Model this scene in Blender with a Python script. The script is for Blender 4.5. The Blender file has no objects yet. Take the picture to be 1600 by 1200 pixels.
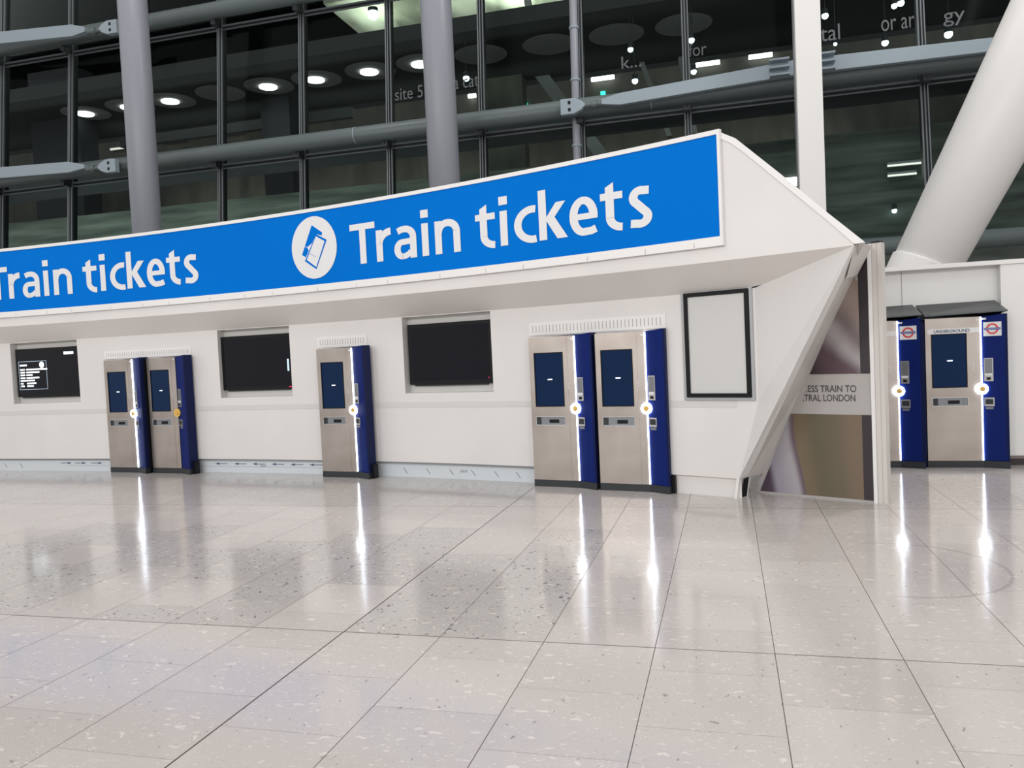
import bpy, bmesh, math, random
from mathutils import Matrix, Vector
random.seed(7)
S = bpy.context.scene
COL = S.collection

# ------------------------------------------------------------------ camera
cd = bpy.data.cameras.new('camera'); cam = bpy.data.objects.new('camera', cd); COL.objects.link(cam)
cd.sensor_width = 36.0; cd.lens = 1250.66 / 1600 * 36.0; cd.clip_end = 300
R_ = (0.964938, 0.258311, -0.046578); U_ = (0.034251, 0.052023, 0.998058); F_ = (-0.260233, 0.96466, -0.041352)
cam.matrix_world = Matrix(((R_[0], U_[0], -F_[0], 0), (R_[1], U_[1], -F_[1], 0), (R_[2], U_[2], -F_[2], 1.6), (0, 0, 0, 1)))
S.camera = cam

# ------------------------------------------------------------------ world, light, exposure
w = bpy.data.worlds.new('world'); S.world = w; w.use_nodes = True
bg = w.node_tree.nodes['Background']; bg.inputs[0].default_value = (1.0, 0.985, 0.97, 1); bg.inputs[1].default_value = 0.76
S.view_settings.view_transform = 'Standard'; S.view_settings.look = 'None'
S.view_settings.exposure = 0.06; S.view_settings.gamma = 1.0; S.view_settings.use_curve_mapping = False

def area(name, loc, size, energy, color=(1, .95, .9), rot=(0, 0, 0), sy=None):
    l = bpy.data.lights.new(name, 'AREA'); l.energy = energy; l.color = color; l.size = size
    if sy: l.shape = 'RECTANGLE'; l.size_y = sy
    o = bpy.data.objects.new(name, l); COL.objects.link(o); o.location = loc; o.rotation_euler = rot
    return o
# unseen hall fill lamps, added and aimed to brighten the kiosk front
for x, f in ((-13, 1.5), (-6, 1.25), (1, .8), (8, .8)):
    area('hall_fill', (x, -8.0, 6.5), 2.4, 310 * f, (1, .98, .96), (math.radians(68), 0, 0))
    area('hall_fill', (x, 1.5, 9.5), 2.2, 40 * f, (1, .97, .945), (math.radians(8), 0, 0))
for x, e in ((5.5, 700), (-2.5, 120), (-10, 200)):  # unseen overhead fill added to brighten columns and back wall
    area('high_fill', (x, 12, 17.5), 1.2, e, (1, .97, .95), (math.radians(8), 0, 0))

# ------------------------------------------------------------------ materials
def mat(name, col, rough=.5, metal=0, emit=None, es=0, spec=.5):
    m = bpy.data.materials.new(name); m.use_nodes = True
    b = m.node_tree.nodes['Principled BSDF']
    b.inputs['Base Color'].default_value = (*col, 1); b.inputs['Roughness'].default_value = rough
    b.inputs['Metallic'].default_value = metal; b.inputs['Specular IOR Level'].default_value = spec
    if emit: b.inputs['Emission Color'].default_value = (*emit, 1); b.inputs['Emission Strength'].default_value = es
    return m
def N(m, t, **k):
    n = m.node_tree.nodes.new(t)
    for a, v in k.items(): setattr(n, a, v)
    return n
def L(m, a, b): m.node_tree.links.new(a, b)
def noise_col(m, c1, c2, scale=3, detail=3, stretch=(1, 1, 1), lo=.35, hi=.65, dim='Object'):
    tc = N(m, 'ShaderNodeTexCoord'); mp = N(m, 'ShaderNodeMapping'); mp.inputs['Scale'].default_value = stretch
    nz = N(m, 'ShaderNodeTexNoise'); nz.inputs['Scale'].default_value = scale; nz.inputs['Detail'].default_value = detail
    cr = N(m, 'ShaderNodeValToRGB'); cr.color_ramp.elements[0].position = lo; cr.color_ramp.elements[1].position = hi
    cr.color_ramp.elements[0].color = (*c1, 1); cr.color_ramp.elements[1].color = (*c2, 1)
    L(m, tc.outputs[dim], mp.inputs[0]); L(m, mp.outputs[0], nz.inputs[0]); L(m, nz.outputs[0], cr.inputs[0])
    L(m, cr.outputs[0], m.node_tree.nodes['Principled BSDF'].inputs['Base Color'])
    return nz, cr
M = {}
M['wall'] = mat('white_wall_panel', (.72, .70, .69), .42)
noise_col(M['wall'], (.71, .69, .68), (.74, .72, .71), 1.2, 2)
M['wall_back'] = mat('white_back_wall', (.70, .70, .69), .45)
noise_col(M['wall_back'], (.80, .80, .785), (.83, .825, .81), .9, 2)
M['soffit'] = mat('soffit_paint', (.80, .765, .735), .55)
M['trim'] = mat('trim_paint', (.80, .79, .78), .38)
M['band'] = mat('grey_band', (.64, .625, .615), .5)
M['seam'] = mat('seam', (.40, .37, .36), .6)
M['reveal'] = mat('recess_paint', (.62, .61, .59), .5)
M['kick'] = mat('kick_film', (.62, .67, .71), .35)
M['kickshade'] = mat('kick_shade_strip', (.36, .38, .40), .5)  # shade under the wall edge, painted as a darker strip
M['ink'] = mat('dark_blue_ink', (.05, .08, .16), .6)
M['greyink'] = mat('grey_ink', (.27, .29, .32), .6)
M['blue'] = mat('sign_blue', (.0, .19, .66), .5, spec=.03)
noise_col(M['blue'], (.0, .155, .60), (.0, .165, .63), .5, 1)
M['letter'] = mat('sign_white', (.74, .74, .76), .4)
M['black'] = mat('black_plastic', (.008, .008, .010), .4, spec=.2)
M['dark'] = mat('dark_plinth', (.02, .024, .028), .45)
M['navy'] = mat('navy_side', (.005, .011, .065), .5, spec=.15)
M['mblue'] = mat('machine_blue', (.005, .016, .13), .45, spec=.1)
M['steel'] = mat('brushed_steel', (.43, .38, .35), .34, .9)
nz, cr = noise_col(M['steel'], (.37, .32, .285), (.55, .50, .465), 1.3, 3, (1, 1, 1.4), .3, .75)
M['chrome'] = mat('bright_steel', (.62, .62, .63), .25, .9)
M['greysteel'] = mat('grey_steel', (.25, .26, .28), .35, .6)
M['screen'] = mat('machine_screen', (.003, .008, .02), .12, 0, (.004, .035, .13), .30, .12)
M['tv'] = mat('tv_glass', (.003, .003, .005), .1, 0, (.02, .025, .07), .04, .2)
M['glow'] = mat('white_glow', (1, 1, 1), .4, 0, (.82, .90, 1.0), 10)
M['glow2'] = mat('screen_text', (1, 1, 1), .4, 0, (.8, .95, 1.0), 1.6)
M['glowthin'] = mat('screen_lines', (.5, .6, .7), .4, 0, (.45, .65, .8), .6)
M['red'] = mat('red_light', (.6, 0, .02), .4, 0, (1, .03, .1), 2)
M['green'] = mat('green_light', (0, .5, .3), .4, 0, (.05, 1, .6), 2.5)
M['gold'] = mat('gold_reader', (.75, .48, .12), .35, .3)
M['roundred'] = mat('sign_red', (.72, .06, .06), .4)
M['roundblue'] = mat('sign_bar_blue', (.02, .05, .35), .4)
M['white'] = mat('sticker_white', (.78, .78, .78), .4)
M['charcoal'] = mat('charcoal_metal', (.075, .085, .088), .35, .4)
M['board'] = mat('poster_blank', (.60, .60, .59), .3)
M['silver'] = mat('silver_frame', (.40, .41, .42), .4, .3)
M['tube'] = mat('painted_steel_grey', (.105, .13, .134), .4)
M['strut'] = mat('painted_strut_blue_grey', (.29, .355, .40), .5)
M['column'] = mat('column_grey', (.265, .28, .32), .4)
M['whitecol'] = mat('column_white', (.80, .79, .775), .38)
M['mullion'] = mat('mullion_dark', (.03, .035, .04), .35, .5)
M['mullion_l'] = mat('mullion_light', (.16, .18, .19), .35, .4)
M['rail'] = mat('rail_bright', (.22, .25, .27), .3, .5)
M['postm'] = mat('post_light', (.62, .59, .56), .42)
M['base'] = mat('skirting_dark', (.035, .027, .027), .5)
M['base2'] = mat('skirting_brown', (.22, .18, .17), .5)
M['concrete'] = mat('outside_concrete', (.06, .065, .06), .8)
noise_col(M['concrete'], (.022, .027, .025), (.10, .11, .10), .35, 4, (1, 1, 9), .35, .75)
M['canopy'] = mat('canopy_soffit', (.022, .022, .026), .8)
M['night'] = mat('night_dark', (.004, .004, .005), .9, spec=0)
M['disc'] = mat('canopy_disc', (.30, .30, .31), .8)
M['brown'] = mat('outside_wall', (.07, .065, .058), .8)
noise_col(M['brown'], (.07, .065, .06), (.13, .12, .105), .5, 3, (3, 1, 1), .3, .7)
M['pier'] = mat('outside_pier', (.016, .016, .022), .8)
M['beam'] = mat('outside_beam', (.17, .175, .19), .7)
M['lamp'] = mat('lamp_glow', (1, 1, 1), .4, 0, (1.0, 1.0, .97), 5)
M['lampdim'] = mat('lamp_dim', (1, 1, 1), .4, 0, (1.0, .92, .82), .75)
M['lampblue'] = mat('lamp_cool', (1, 1, 1), .4, 0, (.75, .92, 1.0), 5)
M['roofpale'] = mat('outside_pale_roof', (.55, .58, .48), .8)
noise_col(M['roofpale'], (.12, .13, .10), (.62, .66, .55), .45, 3, (1, .35, 1), .38, .62)
M['ghost'] = mat('reflected_lettering', (.10, .11, .12), .5)  # grey tone standing in for mirrored sign lettering

# glass: clear with a weak reflection
g = bpy.data.materials.new('facade_glass'); g.use_nodes = True; nt = g.node_tree; nt.nodes.clear()
out = nt.nodes.new('ShaderNodeOutputMaterial'); tr = nt.nodes.new('ShaderNodeBsdfTransparent'); gl = nt.nodes.new('ShaderNodeBsdfGlossy')
mx = nt.nodes.new('ShaderNodeMixShader'); fr = nt.nodes.new('ShaderNodeFresnel'); fr.inputs[0].default_value = 1.24
tr.inputs[0].default_value = (.70, .80, .76, 1); gl.inputs['Roughness'].default_value = .02; gl.inputs[0].default_value = (.26, .31, .30, 1)
nt.links.new(fr.outputs[0], mx.inputs[0]); nt.links.new(tr.outputs[0], mx.inputs[1]); nt.links.new(gl.outputs[0], mx.inputs[2]); nt.links.new(mx.outputs[0], out.inputs[0])
M['glass'] = g

# terrazzo floor
def floor_mat():
    m = mat('terrazzo_floor', (.5, .45, .42), .12); b = m.node_tree.nodes['Principled BSDF']
    def math_(op, a, b_=None, c=None):
        n = N(m, 'ShaderNodeMath', operation=op)
        for i, v in enumerate((a, b_, c)):
            if v is None: continue
            if isinstance(v, (int, float)): n.inputs[i].default_value = v
            else: L(m, v, n.inputs[i])
        return n.outputs[0]
    geo = N(m, 'ShaderNodeNewGeometry'); sp = N(m, 'ShaderNodeSeparateXYZ'); L(m, geo.outputs['Position'], sp.inputs[0])
    X, Y = sp.outputs[0], sp.outputs[1]
    xs = math_('DIVIDE', math_('SUBTRACT', X, .184), .6025); cx = math_('FLOOR', xs)
    par = math_('MULTIPLY', math_('ABSOLUTE', math_('MODULO', math_('ADD', cx, 1), 2)), .5)
    ys = math_('ADD', math_('DIVIDE', math_('SUBTRACT', Y, 3.31), .598), par); cy = math_('FLOOR', ys)
    def joint(v, half):  # distance from the nearest integer below half-width
        f = math_('ABSOLUTE', math_('SUBTRACT', math_('FRACT', math_('ADD', v, .5)), .5))
        return math_('LESS_THAN', f, half)
    j = math_('MULTIPLY', joint(xs, .0034), .95)
    j = math_('MAXIMUM', j, math_('MULTIPLY', joint(ys, .0022), .65))
    j = math_('MAXIMUM', j, math_('LESS_THAN', math_('ABSOLUTE', math_('SUBTRACT', Y, 4.2)), .0034))
    j = math_('MAXIMUM', j, math_('LESS_THAN', math_('ABSOLUTE', math_('SUBTRACT', Y, 7.87)), .004))
    j = math_('MAXIMUM', j, math_('LESS_THAN', math_('ABSOLUTE', math_('SUBTRACT', X, -2.225)), .0045))
    # per tile tone
    cmb = N(m, 'ShaderNodeCombineXYZ'); L(m, cx, cmb.inputs[0]); L(m, cy, cmb.inputs[1])
    wn = N(m, 'ShaderNodeTexWhiteNoise', noise_dimensions='2D'); L(m, cmb.outputs[0], wn.inputs[0])
    def mixc(fac, a, b_):
        n = N(m, 'ShaderNodeMix', data_type='RGBA'); 
        if isinstance(fac, (int, float)): n.inputs[0].default_value = fac
        else: L(m, fac, n.inputs[0])
        for i, v in ((6, a), (7, b_)):
            if isinstance(v, tuple): n.inputs[i].default_value = (*v, 1)
            else: L(m, v, n.inputs[i])
        return n.outputs[2]
    basec = mixc(wn.outputs[0], (.505, .467, .445), (.57, .532, .508))
    nz = N(m, 'ShaderNodeTexNoise'); nz.inputs['Scale'].default_value = 2.2; nz.inputs['Detail'].default_value = 4; L(m, geo.outputs['Position'], nz.inputs[0])
    basec = mixc(math_('MULTIPLY', nz.outputs[0], .40), basec, (.47, .43, .41))
    cmb2 = N(m, 'ShaderNodeCombineXYZ'); L(m, math_('ADD', cx, 40), cmb2.inputs[0]); L(m, cy, cmb2.inputs[1])
    wn2 = N(m, 'ShaderNodeTexWhiteNoise', noise_dimensions='2D'); L(m, cmb2.outputs[0], wn2.inputs[0])
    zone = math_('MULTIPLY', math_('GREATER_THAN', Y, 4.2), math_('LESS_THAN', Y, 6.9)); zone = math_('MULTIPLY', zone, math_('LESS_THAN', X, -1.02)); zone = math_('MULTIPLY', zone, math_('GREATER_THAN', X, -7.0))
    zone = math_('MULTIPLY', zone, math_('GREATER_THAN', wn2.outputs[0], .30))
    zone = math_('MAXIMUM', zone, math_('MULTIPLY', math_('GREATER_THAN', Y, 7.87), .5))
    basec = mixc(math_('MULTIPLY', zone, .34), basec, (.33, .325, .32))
    fine = N(m, 'ShaderNodeTexNoise'); fine.inputs['Scale'].default_value = 160; fine.inputs['Detail'].default_value = 2; L(m, geo.outputs['Position'], fine.inputs[0])
    basec = mixc(math_('MULTIPLY', math_('GREATER_THAN', fine.outputs[0], .56), .22), basec, (.60, .57, .54))
    # stone chips: warped voronoi cells
    wp = N(m, 'ShaderNodeTexNoise'); wp.inputs['Scale'].default_value = 14; L(m, geo.outputs['Position'], wp.inputs[0])
    def cl(v):
        n = N(m, 'ShaderNodeClamp'); L(m, v, n.inputs[0]); return n.outputs[0]
    def chips(scale, stretch, size, thr, seed, rot=0):
        mp = N(m, 'ShaderNodeMapping'); mp.inputs['Scale'].default_value = stretch; mp.inputs['Location'].default_value = (seed, seed * .7, 0); mp.inputs['Rotation'].default_value = (0, 0, rot)
        vm = N(m, 'ShaderNodeVectorMath', operation='MULTIPLY_ADD'); L(m, wp.outputs['Color'], vm.inputs[0]); vm.inputs[1].default_value = (.09, .09, 0); L(m, geo.outputs['Position'], vm.inputs[2])
        L(m, vm.outputs[0], mp.inputs[0])
        v = N(m, 'ShaderNodeTexVoronoi'); v.inputs['Scale'].default_value = scale; v.inputs['Randomness'].default_value = 1; L(m, mp.outputs[0], v.inputs[0])
        sep = N(m, 'ShaderNodeSeparateColor'); L(m, v.outputs['Color'], sep.inputs[0])
        rad = math_('MULTIPLY', sep.outputs[1], size)
        return math_('MULTIPLY', cl(math_('MULTIPLY', math_('SUBTRACT', rad, v.outputs['Distance']), 9)), math_('GREATER_THAN', sep.outputs[0], thr))
    c = mixc(math_('MULTIPLY', chips(15, (1, 2.3, 1), .52, .80, 3.1, .3), .7), basec, (.72, .67, .62))
    c = mixc(math_('MULTIPLY', chips(34, (1, 2.0, 1), .46, .62, 9.4, .9), .62), c, (.70, .66, .62))
    c = mixc(math_('MULTIPLY', chips(70, (1, 1.2, 1), .45, .55, 1.7, .2), .5), c, (.70, .665, .63))
    c = mixc(math_('MULTIPLY', chips(26, (2.2, 1, 1), .40, .92, 5.5, .5), .6), c, (.15, .135, .13))
    c = mixc(math_('MULTIPLY', chips(55, (1, 1.9, 1), .40, .90, 7.7, 1.2), .38), c, (.17, .15, .14))
    c = mixc(math_('MULTIPLY', chips(8, (1, 1.9, 1), .36, .90, 2.2, -.4), .35), c, (.66, .60, .55))
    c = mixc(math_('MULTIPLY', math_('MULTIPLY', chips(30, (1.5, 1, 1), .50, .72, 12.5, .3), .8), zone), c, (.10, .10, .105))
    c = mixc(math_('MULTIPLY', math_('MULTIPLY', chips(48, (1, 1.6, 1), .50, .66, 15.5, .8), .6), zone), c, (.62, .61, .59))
    # round scrape left by a moved stand
    dx = math_('SUBTRACT', X, 1.07); dy = math_('SUBTRACT', Y, 5.9)
    rr = math_('SQRT', math_('ADD', math_('MULTIPLY', dx, dx), math_('MULTIPLY', dy, dy)))
    ring = math_('MULTIPLY', math_('LESS_THAN', math_('ABSOLUTE', math_('SUBTRACT', rr, .675)), .012), math_('GREATER_THAN', X, .95))
    c = mixc(math_('MULTIPLY', ring, .25), c, (.12, .105, .10))
    c = mixc(j, c, (.075, .06, .055))
    L(m, c, b.inputs['Base Color'])
    rn = N(m, 'ShaderNodeTexNoise'); rn.inputs['Scale'].default_value = 1.1; rn.inputs['Detail'].default_value = 3; L(m, geo.outputs['Position'], rn.inputs[0])
    ro = math_('ADD', math_('MULTIPLY', rn.outputs[0], .10), .07)
    ro = math_('ADD', ro, math_('MULTIPLY', j, .4))
    L(m, ro, b.inputs['Roughness']); b.inputs['IOR'].default_value = 1.47; b.inputs['Specular IOR Level'].default_value = .42
    bn = N(m, 'ShaderNodeTexNoise'); bn.inputs['Scale'].default_value = 9; bn.inputs['Detail'].default_value = 2; L(m, geo.outputs['Position'], bn.inputs[0])
    bp = N(m, 'ShaderNodeBump'); bp.inputs['Strength'].default_value = .035; bp.inputs['Distance'].default_value = .02; L(m, bn.outputs[0], bp.inputs['Height']); L(m, bp.outputs[0], b.inputs['Normal'])
    return m
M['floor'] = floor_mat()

# advert picture: soft blurred shapes
def advert_mat(name, stops, scale, seed, direction):
    m = mat(name, (.3, .3, .3), .3); b = m.node_tree.nodes['Principled BSDF']
    tc = N(m, 'ShaderNodeTexCoord'); mp = N(m, 'ShaderNodeMapping'); mp.inputs['Location'].default_value = (seed, 0, 0)
    L(m, tc.outputs['Object'], mp.inputs[0])
    nz = N(m, 'ShaderNodeTexNoise'); nz.inputs['Scale'].default_value = scale; nz.inputs['Detail'].default_value = 1; nz.inputs['Distortion'].default_value = .6; L(m, mp.outputs[0], nz.inputs[0])
    dp = N(m, 'ShaderNodeVectorMath', operation='DOT_PRODUCT'); L(m, tc.outputs['Object'], dp.inputs[0]); dp.inputs[1].default_value = direction[:3]
    a = N(m, 'ShaderNodeMath', operation='MULTIPLY_ADD'); L(m, nz.outputs[0], a.inputs[0]); a.inputs[1].default_value = .28; L(m, dp.outputs['Value'], a.inputs[2])
    a2 = N(m, 'ShaderNodeMath', operation='ADD'); L(m, a.outputs[0], a2.inputs[0]); a2.inputs[1].default_value = direction[3]
    cr = N(m, 'ShaderNodeValToRGB'); e = cr.color_ramp.elements
    e[0].position, e[0].color = stops[0][0], (*stops[0][1], 1); e[1].position, e[1].color = stops[-1][0], (*stops[-1][1], 1)
    for p, c in stops[1:-1]:
        q = e.new(p); q.color = (*c, 1)
    cr.color_ramp.interpolation = 'EASE'
    L(m, a2.outputs[0], cr.inputs[0]); L(m, cr.outputs[0], b.inputs['Base Color'])
    return m
M['ad1'] = advert_mat('advert_upper_picture', [(.0, (.045, .025, .035)), (.25, (.10, .06, .075)), (.40, (.36, .33, .34)), (.55, (.19, .15, .15)), (.75, (.30, .24, .21)), (1, (.24, .17, .14))], 1.7, 4, (.767, 0, .667, -1.0))
M['ad2'] = advert_mat('advert_lower_picture', [(.0, (.07, .045, .07)), (.09, (.30, .28, .34)), (.30, (.37, .35, .38)), (.375, (.13, .09, .11)), (.40, (.17, .125, .075)), (.62, (.115, .095, .06)), (.8, (.13, .105, .07)), (1, (.17, .125, .085))], .9, 1.3, (1.0, 0, .12, .31))
M['adink'] = mat('advert_text', (.07, .06, .07), .5)
M['adband'] = mat('advert_grey_band', (.43, .41, .40), .35)
M['addark'] = mat('advert_dark_stripe', (.025, .018, .024), .35)

# ------------------------------------------------------------------ mesh helpers
class MB:
    def __init__(s): s.bm = bmesh.new(); s.mats = []
    def mi(s, m):
        if m not in s.mats: s.mats.append(m)
        return s.mats.index(m)
    def face(s, pts, m=None):
        f = s.bm.faces.new([s.bm.verts.new(p) for p in pts])
        if m: f.material_index = s.mi(m)
        return f
    def box(s, x0, x1, y0, y1, z0, z1, m=None):
        v = [s.bm.verts.new((x, y, z)) for z in (z0, z1) for x, y in ((x0, y0), (x1, y0), (x1, y1), (x0, y1))]
        for q in ((3, 2, 1, 0), (4, 5, 6, 7), (0, 1, 5, 4), (1, 2, 6, 5), (2, 3, 7, 6), (3, 0, 4, 7)):
            f = s.bm.faces.new([v[i] for i in q])
            if m: f.material_index = s.mi(m)
        return s
    def loft(s, rings, m=None, cap=True, closed=True):
        R = [[s.bm.verts.new(p) for p in r] for r in rings]; n = len(R[0])
        for a, b in zip(R, R[1:]):
            for i in range(n if closed else n - 1):
                f = s.bm.faces.new((a[i], a[(i + 1) % n], b[(i + 1) % n], b[i]))
                if m: f.material_index = s.mi(m)
        if cap:
            for f in (s.bm.faces.new(list(reversed(R[0]))), s.bm.faces.new(R[-1])):
                if m: f.material_index = s.mi(m)
        return s
    def prism(s, poly, z0, z1, m=None):
        return s.loft([[(x, y, z0) for x, y in poly], [(x, y, z1) for x, y in poly]], m)
    def cyl(s, a, b, r, seg=24, m=None, r2=None):
        a, b = Vector(a), Vector(b); d = (b - a).normalized(); u = d.orthogonal().normalized(); v = d.cross(u)
        r2 = r if r2 is None else r2
        ring = lambda c, q: [c + q * (u * math.cos(t) + v * math.sin(t)) for t in [2 * math.pi * i / seg for i in range(seg)]]
        return s.loft([ring(a, r), ring(b, r2)], m)
    def obj(s, name, material=None, parent=None, bevel=0, smooth=False):
        bmesh.ops.recalc_face_normals(s.bm, faces=s.bm.faces)
        me = bpy.data.meshes.new(name)
        if smooth:
            for f in s.bm.faces: f.smooth = len(f.verts) == 4
        s.bm.to_mesh(me); s.bm.free()
        for m in (s.mats or [M[material]]): me.materials.append(m if not isinstance(m, str) else M[m])
        o = bpy.data.objects.new(name, me); COL.objects.link(o)
        if parent: o.parent = parent
        if bevel:
            b = o.modifiers.new('bevel', 'BEVEL'); b.width = bevel; b.segments = 2; b.limit_method = 'ANGLE'
        return o
def empty(name, loc, rz=0):
    o = bpy.data.objects.new(name, None); COL.objects.link(o); o.location = loc; o.rotation_euler = (0, 0, rz); o.empty_display_size = .1
    return o
def tag(o, label, cat, group=None, kind=None):
    o['label'] = label; o['category'] = cat
    if group: o['group'] = group
    if kind: o['kind'] = kind
    return o
def struct(o, label=None):
    o['kind'] = 'structure'
    if label: o['label'] = label
    return o
def copy_tree(o, parent=None):
    c = o.copy(); COL.objects.link(c); c.parent = parent
    for k in list(o.children): copy_tree(k, c)
    return c
TC = bpy.data.curves.new('txt', 'FONT')
TO = bpy.data.objects.new('txt', TC)
def text_polys(txt, bold=0.0, spacing=1.0):
    """tessellated lettering: vertices in the letter plane plus faces, normalised to nothing"""
    COL.objects.link(TO); TC.body = txt; TC.size = 1; TC.offset = bold; TC.space_character = spacing; TC.extrude = 0; TC.resolution_u = 6
    bpy.context.view_layer.update()
    me = bpy.data.meshes.new_from_object(TO.evaluated_get(bpy.context.evaluated_depsgraph_get()))
    vs = [(v.co.x, v.co.y) for v in me.vertices]; fs = [tuple(p.vertices) for p in me.polygons]
    bpy.data.meshes.remove(me); COL.objects.unlink(TO)
    return vs, fs
def put_text(mb, txt, mapf, x0, x1, z0, z1, bold=0.0, m=None, full=None):
    """letters stretched into the rectangle x0..x1, z0..z1; mapf(x, z) gives the 3D point; two layers give them thickness"""
    vs, fs = text_polys(txt, bold)
    ax, bx = min(v[0] for v in vs), max(v[0] for v in vs); ay, by = min(v[1] for v in vs), max(v[1] for v in vs)
    P = [mb.bm.verts.new(mapf(x0 + (x - ax) / (bx - ax) * (x1 - x0), z0 + (y - ay) / (by - ay) * (z1 - z0))) for x, y in vs]
    for f in fs:
        try:
            q = mb.bm.faces.new([P[i] for i in f])
            if m: q.material_index = mb.mi(m)
        except ValueError: pass

# ------------------------------------------------------------------ the setting
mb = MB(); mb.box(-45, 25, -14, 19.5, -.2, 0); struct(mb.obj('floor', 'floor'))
mb = MB()
mb.box(1.6, 3.09, 10.60, 10.72, 0, 2.335, M['wall_back'])
mb.box(3.09, 9.0, 10.47, 10.72, 0.09, 2.335, M['wall_back'])
mb.box(1.55, 9.0, 10.44, 10.74, 2.335, 2.385, M['trim'])
mb.box(2.06, 2.068, 10.597, 10.60, 1.0, 2.33, M['seam'])
struct(mb.obj('wall_right'))
mb = MB(); mb.box(3.09, 9.0, 10.455, 10.60, 0, .075, M['base']); mb.box(3.09, 9.0, 10.462, 10.60, .075, .11, M['base2'])
struct(mb.obj('baseboard_right'))

# glass facade: leans outwards, parallel to the floor joints
K = .093
def FY(z, off=0): return 18 + K * (z - 4) - off
mullx = [4.05 - 2.346 * i for i in range(-2, 13)]
levels = [-.1, 3.3, 6.72, 10.35, 13.9, 17.0]
def tilted(mb, x0, x1, z0, z1, o0, o1, m=None):
    """box following the lean of the glass; o0 < o1 are offsets towards the hall"""
    r = lambda z: [(x0, FY(z, o1), z), (x1, FY(z, o1), z), (x1, FY(z, o0), z), (x0, FY(z, o0), z)]
    mb.loft([r(z0), r(z1)], m)
n = 0
ghost = {}
for i in range(len(mullx) - 1):
    xr, xl = mullx[i], mullx[i + 1]
    for j in range(1, 5):
        n += 1
        z0, z1 = levels[j], levels[j + 1]
        mb = MB(); mb.face([(xl, FY(z0), z0), (xr, FY(z0), z0), (xr, FY(z1), z1), (xl, FY(z1), z1)])
        o = struct(mb.obj('window_%d' % n, 'glass'))
        ghost[(i, j)] = o
        mb = MB()
        tilted(mb, xl + .05, xr - .05, z1 - .035, z1 + .01, .02, .07, M['rail'])
        tilted(mb, xl + .05, xr - .05, z1 - .12, z1 - .095, .02, .06, M['mullion_l'])
        tilted(mb, xl, xr, z1 - .09, z1 - .04, .01, .05, M['mullion'])
        mb.obj('transom', None, o)
def facade_y(z): return FY(z)
for k, x in enumerate(mullx):
    mb = MB()
    tilted(mb, x - .075, x + .075, 0, 17, -.10, .06, M['mullion'])
    tilted(mb, x - .075, x - .045, 0, 17, .06, .10, M['mullion_l'])
    tilted(mb, x - .012, x + .012, 0, 17, .06, .12, M['mullion_l'])
    tilted(mb, x + .05, x + .075, 0, 17, .06, .10, M['mullion_l'])
    o = mb.obj('trim_%d' % (k + 1)); struct(o, 'dark vertical glazing mullion')
# reflections of hall signs, painted as faint lettering on the glass
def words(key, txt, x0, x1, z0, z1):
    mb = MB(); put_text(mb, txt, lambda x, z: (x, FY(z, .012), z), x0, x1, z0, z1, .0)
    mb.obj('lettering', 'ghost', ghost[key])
def bay(x): return max(i for i in range(len(mullx) - 1) if mullx[i] >= x)
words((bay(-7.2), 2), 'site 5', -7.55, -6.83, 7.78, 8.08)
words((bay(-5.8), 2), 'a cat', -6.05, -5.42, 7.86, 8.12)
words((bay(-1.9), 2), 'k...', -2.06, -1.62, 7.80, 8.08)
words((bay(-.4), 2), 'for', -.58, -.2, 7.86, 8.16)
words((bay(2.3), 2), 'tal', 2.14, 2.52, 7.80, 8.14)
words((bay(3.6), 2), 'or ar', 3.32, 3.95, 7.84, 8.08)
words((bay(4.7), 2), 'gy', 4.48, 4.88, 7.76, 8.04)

# ------------------------------------------------------------------ tubes, struts, columns
def tube(z, dia, label, x0=-26, x1=9):
    y = FY(z, .42)
    mb = MB(); mb.cyl((x0, y, z), (x1, y, z), dia / 2, 32)
    o = mb.obj('steel_tube', 'tube', None, smooth=True)
    tag(o, label, 'tube', 'horizontal steel tubes along the glass wall')
    for x in mullx:
        if x0 < x < x1:
            b = MB(); b.box(x - .07, x + .07, y + .02, FY(z, .08), z - .32, z - .14); b.cyl((x, y, z - .14), (x, y + .1, z - .31), .05, 10)
            b.obj('bracket', 'mullion', o)
    for x in (x0 + 3.6 + 7 * k for k in range(5)):
        c = MB(); c.cyl((x, y, z), (x + .02, y, z), dia / 2 + .008, 32); c.obj('weld_joint', 'strut', o)
    return o
tube(10.60, .40, 'upper horizontal grey steel tube crossing the glass at the top left')
tube(6.92, .40, 'long horizontal grey steel tube running above the blue sign')
tube(3.34, .36, 'lowest grey steel tube, seen behind the slanting white column')

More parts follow.
